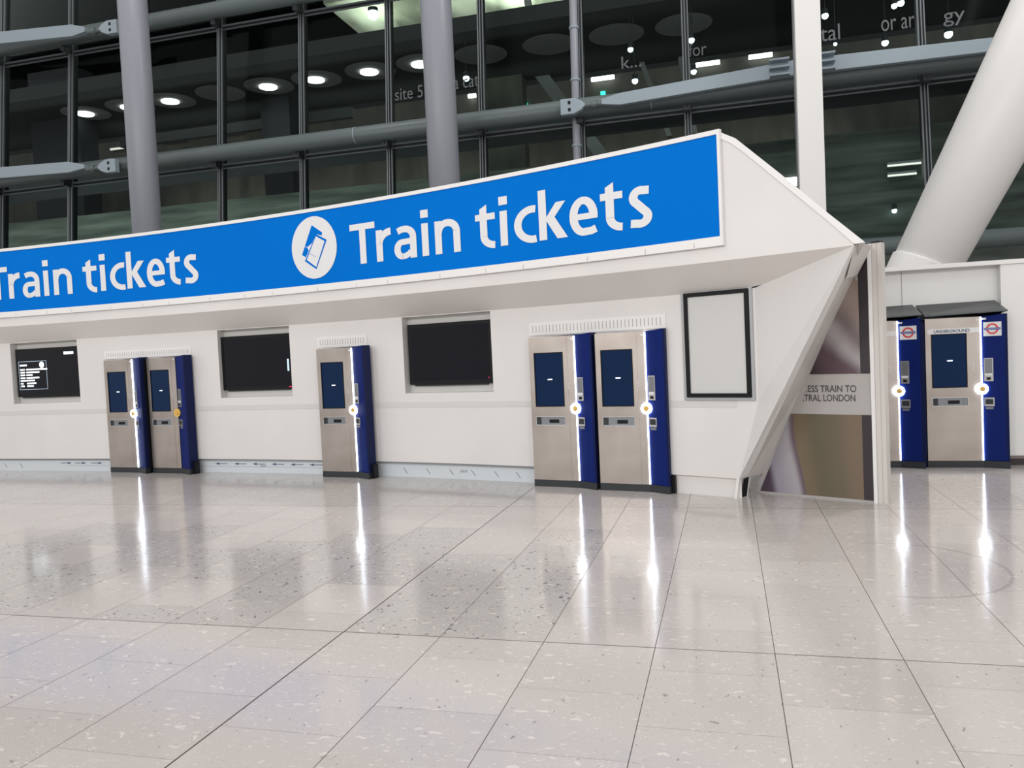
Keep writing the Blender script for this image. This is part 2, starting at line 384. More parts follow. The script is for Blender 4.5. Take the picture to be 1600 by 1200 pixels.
def strut(pts_top, pts_bot, y, label, ends):
    """flat tapering bar: outline polygon in x,z given real thickness"""
    poly = pts_top + pts_bot[::-1]
    root = empty('tie_bar', (sum(p[0] for p in poly) / len(poly), y, sum(p[1] for p in poly) / len(poly)))
    ox, oz = root.location.x, root.location.z
    P = [(x - ox, z - oz) for x, z in poly]
    mb = MB(); mb.loft([[(x, -.07, z) for x, z in P], [(x, .07, z) for x, z in P]]); mb.obj('bar', 'strut', root, .01)
    for (x, z, s) in ends:   # clevis end: pointed block with two slots, s = side of the bar
        x -= ox; z -= oz
        q = [(x, -.17), (x, .17), (x - s * .30, .17), (x - s * .46, .10), (x - s * .56, 0), (x - s * .46, -.10), (x - s * .30, -.17)]
        mb = MB(); mb.loft([[(a, -.08, b + z) for a, b in q], [(a, .08, b + z) for a, b in q]])
        c = mb.obj('clevis', 'strut', root, .015)
        for dz in (-.075, .075):
            mb = MB(); mb.box(x - s * .2 - .03, x - s * .2 + .03, -.086, -.075, z + dz - .035, z + dz + .035); mb.obj('slot', 'black', c)
        mb = MB(); mb.cyl((x - s * .52, 0, z), (x - s * .95, 0, z), .06, 14); mb.cyl((x - s * .68, 0, z), (x - s * .8, 0, z), .085, 14); mb.obj('pin', 'tube', root)
    tag(root, label, 'tie bar', 'tapered tie bars in front of the glass')
    return root
strut([(-21, 11.05), (-18.4, 10.68), (-16.0, 10.52), (-15.6, 10.40)], [(-21, 10.7), (-18.4, 10.37), (-16.0, 10.22), (-15.6, 10.28)], 17.5,
      'upper pale tapered tie bar at the top left edge', [(-14.62, 10.28, 1)])
strut([(-21.5, 7.3), (-18.7, 7.15), (-16.4, 7.06), (-15.9, 6.94)], [(-21.5, 7.0), (-18.7, 6.86), (-16.4, 6.78), (-15.9, 6.84)], 17.5,
      'lower pale tapered tie bar at left, level with the long tube', [(-14.94, 6.82, 1)])
strut([(-2.42, 6.92), (-2.02, 7.0), (1.57, 7.21), (5.05, 7.14), (8.5, 7.0)], [(-2.42, 6.81), (-2.02, 6.75), (1.57, 6.91), (5.05, 6.88), (8.5, 6.8)], 17.5,
      'long pale tapered tie bar crossing behind the white square post', [(-3.32, 6.85, -1)])

for x, lab in ((-12.95, 'round grey steel column rising behind the left end of the sign'), (-5.57, 'round grey steel column rising behind the middle of the sign')):
    c = empty('steel_column', (x, 16, 0)); mb = MB(); mb.cyl((0, 0, 0), (0, 0, 16), .325, 48); mb.obj('shaft', 'column', c, smooth=True)
    mb = MB(); mb.cyl((0, 0, 0), (0, 0, .06), .48, 32); mb.obj('base_plate', 'column', c)
    tag(c, lab, 'column', 'round grey columns')
# slimmer round posts against the glass
c = empty('steel_post', (-3.09, FY(0, .19), 0)); mb = MB()
mb.cyl((0, 0, 0), (0, K * 15, 15), .09, 24); mb.obj('shaft', 'column', c, smooth=True)
mb = MB()
for z in (4.9, 6.1, 7.6, 8.8): mb.cyl((0, z * K, z), (0, z * K + .005, z + .05), .11, 20)
mb.obj('collar', 'strut', c); tag(c, 'slim round grey post against the glass, beside the middle tie bar', 'post')
c = empty('steel_post', (-13.85, 17.0, 0)); mb = MB(); mb.cyl((0, 0, 0), (0, .3, 6.5), .13, 24); mb.obj('shaft', 'column', c, smooth=True)
tag(c, 'short grey prop half hidden behind the left round column', 'post')
c = empty('square_post', (1.65, 16.1, 0)); mb = MB(); mb.box(-.225, .225, -.1, .35, 0, 14); mb.obj('shaft', 'whitecol', c, .01)
mb = MB(); mb.box(-.24, -.226, -.04, .30, 0, 14); mb.obj('side_channel', 'silver', c)
for dz in (6.88, 7.03, 7.18):
    for sx_ in (-1, 1):
        mb = MB(); mb.box(sx_ * .62, sx_ * .24, 1.1, 1.32, dz, dz + .035); mb.obj('fixing_plate', 'strut', c)
tag(c, 'tall square white post rising behind the pointed end of the kiosk', 'post')

c = empty('raking_column', (1.588, 13.2, 0)); ax = Vector((.51, 0, 1)).normalized(); LN = 13.5
rc = lambda t: .35 + .044 * t * ax.z
mb = MB(); mb.cyl((0, 0, 0), ax * LN, rc(0), 64, None, rc(LN)); mb.obj('shaft', 'whitecol', c, smooth=True)
mb = MB(); mb.cyl((0, 0, 0), ax * 2.92, rc(0) + .05, 64, None, rc(2.92) + .03); mb.obj('collar', 'whitecol', c, .012)
tag(c, 'thick round white column slanting up to the right behind the white wall', 'column')

# ------------------------------------------------------------------ outside, beyond the glass
mb = MB(); mb.box(-60, 30, 25.25, 30.6, 12.0, 12.5); tag(mb.obj('canopy_roof', 'canopy'), 'dark canopy ceiling with round discs outside the glass', 'canopy')
lit = {0: 1, 1: 1, 2: 1, 4: 1, 5: 1, 6: 1, 7: 1}
dx = [-24.67, -22.54, -20.64, -18.43, -16.31, -14.33, -12.16, -10.16, -7.95, -5.5, -3.2, -1.0]
names = {0: 'first lit round canopy lamp from the left', 1: 'lit round canopy lamp half hidden by the left grey column', 2: 'lit round canopy lamp just right of the left grey column',
         3: 'unlit dark disc between two lit canopy lamps', 4: 'lit round canopy lamp left of the glazing bar at centre left', 5: 'lit round canopy lamp, third from the middle grey column',
         6: 'lit round canopy lamp, second from the middle grey column', 7: 'lit round canopy lamp touching the middle grey column',
         8: 'unlit canopy disc just right of the middle grey column', 9: 'unlit canopy disc left of the slim grey post', 10: 'unlit canopy disc right of the slim grey post', 11: 'last unlit canopy disc before the white square post'}
for k, x in enumerate(dx):
    c = empty('canopy_light', (x, 27.35, 12.0)); mb = MB(); mb.cyl((0, 0, -.012), (0, 0, 0), .92, 48); mb.obj('disc', 'disc', c)
    mb = MB(); mb.cyl((-.05, 0, -.06 if k in lit else -.018), (-.05, 0, -.012), .33, 28); mb.obj('lamp', 'lamp' if k in lit else 'disc', c)
    tag(c, names[k], 'ceiling light', 'round canopy lights outside')
mb = MB(); mb.box(-60, 40, 33.0, 33.4, 0, 12.6, M['brown']); mb.box(-60, 40, 33.0, 34.2, 12.6, 12.8, M['canopy']); tag(mb.obj('far_building', None), 'dim brown building wall far beyond the glass', 'building')
mb = MB(); mb.box(-60, 40, 46, 46.4, 0, 24); tag(mb.obj('rear_backdrop', 'night'), 'black backdrop added beyond the far building to block world light', 'wall')  # added backdrop, keeps the bright world from showing through the glass
mb = MB(); mb.box(-60, 40, 19.6, 60, 24, 24.5); tag(mb.obj('sky_blocker', 'night'), 'dark slab added high outside to block light from above', 'roof')  # added cover, shuts world light out of the space outside
mb = MB()
mb.box(-60, 14, 26, 26.3, -2, 7.62, M['concrete']); tag(mb.obj('parapet', None), 'streaky greenish concrete parapet behind the lower panes', 'parapet')
mb = MB(); mb.box(-60, 40, 24.5, 25.9, 8.35, 8.75); tag(mb.obj('road_deck', 'pier'), 'dark deck edge across the lower panes', 'deck')
mb = MB(); mb.box(-60, 40, 19.7, 33, -2.2, -2); tag(mb.obj('outside_ground', 'concrete'), 'dark ground outside', 'ground')
mb = MB(); mb.box(-26, -14.6, 30.7, 31.0, 11.55, 11.95); tag(mb.obj('edge_beam', 'beam'), 'pale horizontal beam below the lit canopy lamps', 'beam')
mb = MB(); mb.box(-17.5, -16.25, 28.6, 29.6, -2, 12.0); tag(mb.obj('pier', 'pier'), 'dark square pier behind the glass, right of the left column', 'pier')
mb = MB(); mb.box(-27.6, -25.2, 27.5, 28.5, -2, 14); tag(mb.obj('pier', 'pier'), 'dark pier behind the glass at the far left', 'pier')
mb = MB(); mb.box(-8.9, -7.1, 29.8, 30.5, -2, 12.0); tag(mb.obj('pier', 'brown'), 'dim brown pier behind the glass, right of the middle column', 'pier')
def brace(a, b, t, lab):
    mb = MB(); a, b = Vector(a), Vector(b); b = a + (b - a) * 2.0 if 'roof' not in lab else b; w_ = Vector((t, 0, 0)); q = Vector((0, .3, 0))
    mb.loft([[a, a + w_, a + w_ + q, a + q], [b, b + w_, b + w_ + q, b + q]]); tag(mb.obj('brace', 'disc'), lab, 'brace', 'pale braces outside')
brace((-6.7, 30.3, 12.0), (-5.5, 30.3, 10.2), .55, 'pale slanting brace left of the slim grey post')
brace((-1.35, 30.3, 12.0), (-1.15, 30.3, 10.6), .2, 'narrow pale brace beside the right glazing bar')
brace((-2.75, 30.3, 12.0), (-2.3, 30.3, 10.6), .18, 'thin pale brace right of the words k...')
# pale uplit roof high beyond the canopy
mb = MB(); mb.box(-17, -2.5, 33.5, 40, 17.6, 17.9); tag(mb.obj('pale_roof', 'roofpale'), 'pale uplit roof seen above the dark canopy at top centre', 'roof')
for x, e in ((-14.6, 350), (-10.5, 160), (-7.4, 1300)):
    p = bpy.data.lights.new('uplight', 'SPOT'); p.energy = e; p.color = (.95, 1, .85); p.spot_size = math.radians(130); p.shadow_soft_size = .15
    po = bpy.data.objects.new('uplight', p); COL.objects.link(po); po.location = (x, 35.0, 16.1); po.rotation_euler = (math.radians(180), 0, 0)
brace((-6.9, 31.6, 12.6), (-7.6, 31.6, 17.6), .25, 'dark roof prop against the bright roof')
def batten(x0, x1, y, z, key, lab, r=.085):
    q = (32.85 if y > 28 else 25.85) / y; x0 *= q; x1 *= q; z = 1.6 + (z - 1.6) * q; y *= q
    c = empty('batten_light', ((x0 + x1) / 2, y, z)); h = (x1 - x0) / 2
    mb = MB(); mb.box(-h, h, .0, .15, -.04, .10); mb.obj('housing', 'beam', c)
    mb = MB(); mb.cyl((-h, 0, 0), (h, 0, 0), r, 12); mb.obj('tube', key, c)
    tag(c, lab, 'light fitting', 'battens outside')
batten(-4.5, -3.65, 30, 11.5, 'lamp', 'bright batten just right of the slim grey post')
batten(-.72, .12, 30, 11.52, 'lamp', 'bright batten beside the right glazing bar')
batten(1.1, 1.9, 30, 11.54, 'lamp', 'bright batten just left of the white square post')
batten(-9.3, -9.0, 30, 11.5, 'lamp', 'short bright batten left of the glazing bar by the middle column')
batten(-8.6, -8.25, 30, 11.58, 'lamp', 'short bright batten right of the glazing bar by the middle column')
batten(-25.9, -25.0, 30, 11.28, 'lampdim', 'dim batten left of the left grey column, below the first canopy lamp', .05)
batten(-23.2, -22.0, 30, 11.28, 'lampdim', 'dim batten right of the left grey column', .05)
batten(-20.1, -19.2, 30, 11.28, 'lampdim', 'dim batten right of the second glazing bar', .05)
batten(-8.5, -7.3, 29.6, 11.05, 'lampdim', 'dim long batten by the green light', .03)
batten(-4.9, -3.5, 31.5, 10.95, 'lampdim', 'dim long batten above the middle tie bar', .05)
batten(4.4, 5.25, 24, 6.15, 'lampdim', 'upper of two dim warm battens in the right lower pane', .03)
batten(4.4, 5.12, 24, 5.88, 'lampdim', 'lower of two dim warm battens in the right lower pane', .03)
def spot(x, y, z, r, lab, key='lampblue'):
    hang = y > 26; q = (25.5 if hang else 25.85) / y; x *= q; z = 1.6 + (z - 1.6) * q; y *= q; r *= q
    c = empty('spot_light', (x, y, z)); mb = MB(); mb.cyl((0, 0, .03), (0, 0, .20), r * .9, 14); mb.obj('housing', 'pier', c)
    mb = MB(); (mb.cyl((0, 0, .2), (0, 0, 12.0 - z), .012, 8) if hang and z < 11.8 else mb.box(-.02, .02, 0, .15, .02, .06)); mb.obj('hanger', 'pier', c)
    mb = MB(); bmesh.ops.create_uvsphere(mb.bm, u_segments=16, v_segments=10, radius=r); mb.obj('bulb', key, c, smooth=True)
    tag(c, lab, 'spot light', 'small spot lights outside')
B25 = .80
for (x, z, r, lab) in ((-3.02, 12.4, .10, 'small cool spot light above the words k...'), (-.84, 12.42, .11, 'small cool spot light right of the right glazing bar, near the top'), (-9.35, 12.2, .12, 'small cool spot light right of the middle grey column'),
                       (-.8, 11.3, .10, 'small cool spot light under the bright batten by the right glazing bar'), (-2.9, 11.25, .11, 'small cool spot light low above the middle tie bar'),
                       (3.66, 12.6, .11, 'cool spot light just right of the white square post'), (3.96, 11.6, .06, 'tiny spot light low beside the white square post'),
                       (5.53, 11.42, .11, 'cool spot light low in the top right pane'), (5.85, 12.6, .10, 'left of a touching pair of cool spot lights at top right'), (6.05, 12.66, .11, 'right of a touching pair of cool spot lights at top right'),
                       (7.47, 11.42, .13, 'cool spot light by the slanting white column')):
    spot(x, 30, z, r, lab)
spot(4.64, 24.5, 5.0, .07, 'small spot light low right of the white square post')
spot(6.43, 24.5, 5.82, .10, 'small spot light beside the lower right glazing bar')
spot(9.16, 24.5, 5.1, .08, 'small spot light right of the slanting white column')
spot(-13.09, 30, 15.2, .22, 'bright bare lamp at top centre, just under the upper tube')
spot(-27.2, 30, 14.05, .10, 'small greenish lamp at far left above the canopy lamps')
for (x, y, z, lab) in ((-7.12, 29.5, 10.9, 'small green light right of the middle column'), (-4.12, 29.9, 10.95, 'small green light above the middle tie bar')):
    mb = MB(); mb.box(x * 1.09 - .09, x * 1.09 + .09, 32.9, 33.0, 1.6 + (z - 1.6) * 1.1 - .06, 1.6 + (z - 1.6) * 1.1 + .06); tag(mb.obj('signal_light', 'green'), lab, 'signal light')
mb = MB(); mb.box(1.9, 2.5, 25.9, 26.0, 6.2, 6.45); tag(mb.obj('window_light', 'lamp'), 'bright lit opening left of the white square post', 'light')
for x_, e_ in ((-24, 560), (-16, 420), (-8, 200), (2, 40)): area('outside_fill', (x_, 22.0, 3.6), 6, e_, (.85, 1, .88), (math.radians(95), 0, 0), 1)  # unseen fill lamps added to light the parapet
area('outside_fill', (-10, 31.8, 8.9), 30, 70, (1, .95, .88), (math.radians(110), 0, 0), .4)  # unseen strip fill added to brighten the far building wall

# ------------------------------------------------------------------ kiosk
CW = (-0.0011594302989197574, -0.03750783258586126, -0.4692756481316595, 8.361573233750818)
CF = (-0.0002601034552600301, -0.023473007770516714, -0.4395357908215384, 7.787332496749386)
def pw(x): return ((CW[0] * x + CW[1]) * x + CW[2]) * x + CW[3]
def pf(x):
    if x > 0: return 7.787 - .483 * x
    return ((CF[0] * x + CF[1]) * x + CF[2]) * x + CF[3]
def tang(f, x):
    t = Vector((1, (f(x + .005) - f(x - .005)) / .01, 0)); return t.normalized()
def nrm(f, x):
    t = tang(f, x); return Vector((t.y, -t.x, 0))       # towards the hall
def W3(x, z, off=0):
    n_ = nrm(pw, x); return Vector((x, pw(x), z)) + n_ * off
def F3(x, z, off=0):
    n_ = nrm(pf, x); return Vector((x, pf(x), z)) + n_ * off
# arc length along the sign surface, zero at x = 0
XS = [-16 + i * .004 for i in range(4301)]; AL = [0]
for a, b in zip(XS, XS[1:]): AL.append(AL[-1] + math.hypot(b - a, pf(b) - pf(a)))
i0 = min(range(len(XS)), key=lambda i: abs(XS[i])); A0 = AL[i0]
def x_of_s(s):
    s += A0; lo, hi = 0, len(AL) - 1
    while hi - lo > 1:
        m_ = (lo + hi) // 2
        if AL[m_] > s: hi = m_
        else: lo = m_
    return XS[lo] + (s - AL[lo]) / (AL[hi] - AL[lo]) * (XS[hi] - XS[lo])

kiosk = empty('ticket_kiosk', (-6, 10.2, 0)); KI = Matrix.Translation((6, -10.2, 0))
tag(kiosk, 'long curved white ticket kiosk with a pointed right end', 'kiosk')
def kpart(mb, name, material=None, parent=None, **k):
    bmesh.ops.transform(mb.bm, matrix=KI, verts=mb.bm.verts)
    return mb.obj(name, material, parent or kiosk, **k)
XL = -15.5
def xr_range(a, b, step=.35):
    n_ = max(1, int(math.ceil((b - a) / step))); return [a + (b - a) * i / n_ for i in range(n_ + 1)]
rec = [(-11.32, -9.905), (-7.19, -5.918), (-4.07, -2.772)]; RZ0, RZ1 = 1.11, 2.098
POST = (-.445, .272)
EX, EZ = .286, 2.105      # where the wall top kinks
BX = .078                 # foot of the slanted edge
# main wall sheet with openings
mb = MB()
xs = set(xr_range(XL, BX))
for a, b in rec: xs |= {a, b}
xs = sorted(xs)
zs = [.205, RZ0, RZ1, 2.105]
for x0, x1 in zip(xs, xs[1:]):
    for z0, z1 in zip(zs, zs[1:]):
        if z0 == RZ0 and any(a - 1e-4 <= x0 and x1 <= b + 1e-4 for a, b in rec): continue
        mb.face([W3(x0, z0), W3(x1, z0), W3(x1, z1), W3(x0, z1)])
APEX = Vector((1.062, 7.274, 2.35)); FOOT = W3(BX, .205); KINK = W3(EX, EZ)
TOPB = W3(BX, 2.105)
MID = W3(.288, 1.0)
mb.face([FOOT, W3(.288, .95), MID, KINK, TOPB]); mb.face([FOOT, APEX, MID]); mb.face([MID, APEX, KINK])
bmesh.ops.remove_doubles(mb.bm, verts=mb.bm.verts, dist=.0005)
kpart(mb, 'wall_panel', 'wall')
# recesses behind the screens
for a, b in rec:
    mb = MB(); X_ = xr_range(a, b, .3); D = -.13
    for x0, x1 in zip(X_, X_[1:]):
        mb.face([W3(x0, RZ0, D), W3(x1, RZ0, D), W3(x1, RZ1, D), W3(x0, RZ1, D)])
        mb.face([W3(x0, RZ1), W3(x1, RZ1), W3(x1, RZ1, D), W3(x0, RZ1, D)]); mb.face([W3(x0, RZ0), W3(x1, RZ0), W3(x1, RZ0, D), W3(x0, RZ0, D)])
    for x in (a, b): mb.face([W3(x, RZ0), W3(x, RZ1), W3(x, RZ1, D), W3(x, RZ0, D)])
    kpart(mb, 'recess', 'reveal')
# grey band along the wall
mb = MB(); 
for x0, x1 in zip(xs, xs[1:]):
    mb.face([W3(x0, .925, .004), W3(x1, .925, .004), W3(x1, .995, .004), W3(x0, .995, .004)])
    mb.face([W3(x0, .995, .004), W3(x1, .995, .004), W3(x1, .995, 0), W3(x0, .995, 0)])
kpart(mb, 'wall_band', 'band')
# kick plate, recessed
mb = MB()
for x0, x1 in zip(xs, xs[1:]):
    if x1 <= -.55: mk, md = M['kick'], M['kickshade']
    else: mk, md = M['wall'], M['soffit']
    mb.face([W3(x0, 0, -.05), W3(x1, 0, -.05), W3(x1, .165, -.05), W3(x0, .165, -.05)], mk)
    mb.face([W3(x0, .165, -.05), W3(x1, .165, -.05), W3(x1, .205, -.05), W3(x0, .205, -.05)], md)
    mb.face([W3(x0, .205, -.05), W3(x1, .205, -.05), W3(x1, .205, 0), W3(x0, .205, 0)], md)
kp = kpart(mb, 'kick_plate')
mb = MB()
def arrow(x, z, s):
    o_ = -.046; m_ = M['ink']; h = .11
    mb.face([W3(x - h, z - .004, o_), W3(x + h, z - .004, o_), W3(x + h, z + .004, o_), W3(x - h, z + .004, o_)], m_)
    t = x + s * h; mb.face([W3(t, z, o_), W3(t - s * .07, z + .018, o_), W3(t - s * .07, z - .018, o_)], m_)
for x in (-10.35, -10.05, -9.72): arrow(x, .13, 1)
for x in (-7.3, -6.95, -6.62, -6.28, -5.95, -5.62): arrow(x, .13, -1)
for x in (-12.6, -12.1, -11.7, -11.35, -4.2, -3.85, -3.5, -3.18, -2.85, -2.55, -2.3):
    mb.face([W3(x, .12, -.046), W3(x + .012, .12, -.046), W3(x + .07, .05, -.046), W3(x + .058, .05, -.046)], M['greyink'])
for x in (-3.34, -6.6): put_text(mb, '24/7', lambda a, z: W3(a, z, -.045), x, x + .11, .085, .12, 0, M['greyink'])
for x0, x1 in zip(xs, xs[1:]):
    if x1 < -5.4 and x0 > -10.6: mb.face([W3(x0, .088, -.047), W3(x1, .088, -.047), W3(x1, .091, -.047), W3(x0, .091, -.047)], M['greyink'])
kpart(mb, 'kick_marks', None, kp)
# soffit between wall top and fascia lip
XE = 1.062
mb = MB()
fx = xr_range(XL, 0, .35) + [APEX.x * i / 4 for i in range(1, 5)]
def wall_top(i, x):
    if x <= -.02: return W3(x, 2.105)
    t = (x) / APEX.x
    if t < .45: return W3(x * EX / (.45 * APEX.x), 2.105)
    return KINK.lerp(APEX, (t - .45) / .55)
fx2 = [x for x in fx]
prev = None
for x in fx2:
    a = wall_top(0, x); b = F3(x, 2.35) if x < APEX.x - 1e-3 else APEX
    if prev: mb.face([prev[0], a, b, prev[1]]) if (a - b).length > 1e-3 else mb.face([prev[0], a, prev[1]])
    prev = (a, b)
bmesh.ops.remove_doubles(mb.bm, verts=mb.bm.verts, dist=.0005)
so = kpart(mb, 'soffit', 'soffit')
# fascia: back sheet from lip to top, with the pointed facet
mb = MB()
for x0, x1 in zip(fx, fx[1:]):
    if x1 <= 1e-6: mb.face([F3(x0, 2.35), F3(x1, 2.35), F3(x1, 3.54), F3(x0, 3.54)])
facet = [F3(0, 2.35), APEX, F3(1.023, 2.443), F3(.68, 2.79), F3(.215, 3.304), F3(.1, 3.42), F3(0, 3.50)]
mb.face(facet)
kpart(mb, 'fascia', 'wall')
# edge strip of the pointed facet, a slab with thickness
outer = [F3(0, 3.545, .01), F3(.04, 3.515, .01), F3(.148, 3.445, .01), F3(.53, 3.035, .01), F3(.871, 2.655, .01), F3(1.145, 2.362, .01)]
inner = [F3(0, 3.48, .01), F3(.1, 3.415, .01), F3(.215, 3.304, .01), F3(.56, 2.925, .01), F3(.88, 2.575, .01), F3(1.065, 2.36, .01)]
mb = MB(); bk = Vector((.02, .9, -.12))
for i in range(len(outer) - 1):
    mb.face([inner[i], inner[i + 1], outer[i + 1], outer[i]])
    mb.face([outer[i], outer[i + 1], outer[i + 1] + bk, outer[i] + bk])
kpart(mb, 'roof_edge', 'trim')
# roof over the kiosk
B3 = lambda x, z: Vector((x, pf(x) + 2.0, z))
mb = MB()
mb.face([F3(0, 2.4), F3(0, 3.54), B3(0, 3.3), B3(0, 2.4)])
for x0, x1 in zip(fx, fx[1:]):
    if x1 <= 1e-6: mb.face([F3(x0, 3.54), F3(x1, 3.54), B3(x1, 3.3), B3(x0, 3.3)]); mb.face([B3(x0, 0), B3(x1, 0), B3(x1, 3.3), B3(x0, 3.3)])
kpart(mb, 'roof', 'wall')
# return face from the slanted wall edge back to the advert partition
PA = Vector((.24, 8.706, 0)); PD = Vector((1.339 - .282, 8.14 - 8.685, 0)).normalized()
PN = Vector((PD.y, -PD.x, 0))
def P3(u, z, off=0): return PA + PD * u + Vector((0, 0, z)) + PN * off
mb = MB()
ret = [(FOOT, P3(.10, .205)), (FOOT.lerp(APEX, .45), P3(.525, 1.10)), (APEX, P3(1.18, 2.36))]
e_in = []
for (a, b), (c_, d_) in zip(ret, ret[1:]):
    # pale slab edge, then the greyer inner return
    am, cm = a.lerp(b, .34), c_.lerp(d_, .34)
    mb.face([a, am, cm, c_], M['trim']); mb.face([am, b, d_, cm], M['postm'])
kpart(mb, 'slanted_return')
# foot of the slanted edge and dark wedge
mb = MB(); n_ = nrm(pw, BX); f0 = W3(BX, .205); g0 = W3(.045, 0, -.01)
b1 = g0 - n_ * .26; b2 = f0 - n_ * .30
mb.loft([[g0 - tang(pw, BX) * .03, g0, b1, b1 - tang(pw, BX) * .03], [f0 - tang(pw, BX) * .03, f0, b2, b2 - tang(pw, BX) * .03]])
kpart(mb, 'edge_foot', 'trim')
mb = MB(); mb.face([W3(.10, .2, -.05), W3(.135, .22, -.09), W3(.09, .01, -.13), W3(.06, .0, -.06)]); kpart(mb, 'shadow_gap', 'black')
# closing gusset near the apex
mb = MB(); a = APEX; 
mb.face([a + Vector((.02, .05, .03)), P3(1.255, 2.42, .03), P3(1.11, 2.16, .03), a.lerp(FOOT, .115) + Vector((.10, .30, 0))])
kpart(mb, 'gusset', 'postm')
# soffit seams
mb = MB()
for x, z in ((.04, 1), (-.95, 0), (-1.5, 0), (-2.2, 0)):
    a = F3(x, 2.348, -.002) + Vector((0, 0, -.004)); b = W3(x * .9 + .1, 2.11) + Vector((0, 0, -.004)); b = a.lerp(b, .7 if z else .35)
    t = Vector((.012 if z else .004, 0, 0)); mb.face([a, a + t, b + t, b])
kpart(mb, 'seam_strip', 'trim', so)
# vents over the machines
for x0, x1, z0, z1, n_ in ((-9.36, -7.68, 1.762, 1.885, 36), (-5.44, -4.63, 1.762, 1.905, 18), (-2.246, -.61, 1.765, 1.915, 36)):
    mb = MB(); X_ = xr_range(x0, x1, .4)
    for a, b in zip(X_, X_[1:]):
        mb.face([W3(a, z0, .012), W3(b, z0, .012), W3(b, z1, .012), W3(a, z1, .012)], M['trim'])
        mb.face([W3(a, z1, .012), W3(b, z1, .012), W3(b, z1, 0), W3(a, z1, 0)], M['trim'])
    for x in (x0, x1): mb.face([W3(x, z0, .012), W3(x, z1, .012), W3(x, z1, 0), W3(x, z0, 0)], M['trim'])
    pitch = (x1 - x0 - .06) / n_
    for i in range(n_):
        x = x0 + .03 + pitch * (i + .35)
        mb.face([W3(x, z0 + .035, .0135), W3(x + .008, z0 + .035, .0135), W3(x + .008, z1 - .03, .0135), W3(x, z1 - .03, .0135)], M['seam'])
    kpart(mb, 'vent_grille')

# ------------------------------------------------------------------ the blue sign
sign = empty('station_sign', (-5.5, 9.3, 2.5)); SI = Matrix.Translation((5.5, -9.3, -2.5))
tag(sign, 'long blue sign board along the kiosk roof lettered Train tickets twice', 'sign')
def spart(mb, name, material=None, parent=None, **k):
    bmesh.ops.transform(mb.bm, matrix=SI, verts=mb.bm.verts); return mb.obj(name, material, parent or sign, **k)
sx = xr_range(XL, -.006, .3)
mb = MB()
for a, b in zip(sx, sx[1:]): mb.face([F3(a, 2.575, .03), F3(b, 2.575, .03), F3(b, 3.512, .03), F3(a, 3.512, .03)])
bd = spart(mb, 'board', 'blue')
def rail(z0, z1, o, name, x_end=-.002):
    mb = MB(); X_ = xr_range(XL, x_end, .3)
    mb.loft([[F3(x, z0, .002), F3(x, z0, o), F3(x, z1, o), F3(x, z1, .002)] for x in X_]); return spart(mb, name, 'trim')
rail(3.512, 3.556, .045, 'top_trim', .0)
rb = rail(2.488, 2.575, .045, 'bottom_trim', .0)
mb = MB()
for i in range(26):
    x = -.25 - i * .62 + (.14 if i % 3 else 0); mb.face([F3(x, 2.492, .0462), F3(x + .006, 2.492, .0462), F3(x + .006, 2.54, .0462), F3(x, 2.54, .0462)])
spart(mb, 'trim_joint', 'seam', rb)
mb = MB(); mb.loft([[F3(-.006, 2.488, .002), F3(-.006, 2.488, .046), F3(.022, 2.488, .046), F3(.022, 2.488, .002)], [F3(-.006, 3.556, .002), F3(-.006, 3.556, .046), F3(.022, 3.556, .046), F3(.022, 3.556, .002)]]); spart(mb, 'end_trim', 'trim')
SM = lambda s, z: F3(x_of_s(s), z, .036)
glyphs = [('T', -4.775, -4.376, 2.773, 3.272), ('r', -4.363, -4.142, 2.773, 3.165), ('a', -4.088, -3.748, 2.762, 3.165), ('i', -3.672, -3.560, 2.773, 3.316), ('n', -3.471, -3.107, 2.773, 3.165),
          ('t', -2.889, -2.612, 2.760, 3.258), ('i', -2.560, -2.445, 2.773, 3.316), ('c', -2.365, -2.090, 2.762, 3.165), ('k', -2.042, -1.685, 2.773, 3.307), ('e', -1.658, -1.317, 2.762, 3.165),
          ('t', -1.284, -1.020, 2.760, 3.258), ('s', -.972, -.694, 2.762, 3.168)]
def stroke(mb, pts, tw, th, cut0=None, cut1=None):
    """thick line through pts (s, z); tw/th: full stroke width where it runs upright / level"""
    n_ = len(pts); A = []
    for i in range(n_):
        a = pts[max(0, i - 1)]; b = pts[min(n_ - 1, i + 1)]; dx_, dz_ = b[0] - a[0], b[1] - a[1]; q = math.hypot(dx_, dz_)
        nx, nz_ = -dz_ / q, dx_ / q; A.append(((pts[i][0] + nx * tw / 2, pts[i][1] + nz_ * th / 2), (pts[i][0] - nx * tw / 2, pts[i][1] - nz_ * th / 2)))
    for (a, b), (c_, d_) in zip(A, A[1:]): mb.face([SM(*a), SM(*b), SM(*d_), SM(*c_)])
def arc(cx_, cz_, rx, rz, a0, a1, n_=20): return [(cx_ + rx * math.cos(math.radians(a0 + (a1 - a0) * i / n_)), cz_ + rz * math.sin(math.radians(a0 + (a1 - a0) * i / n_))) for i in range(n_ + 1)]
TW, TH = .098, .078
def quad(mb, *p): mb.face([SM(*q) for q in p])
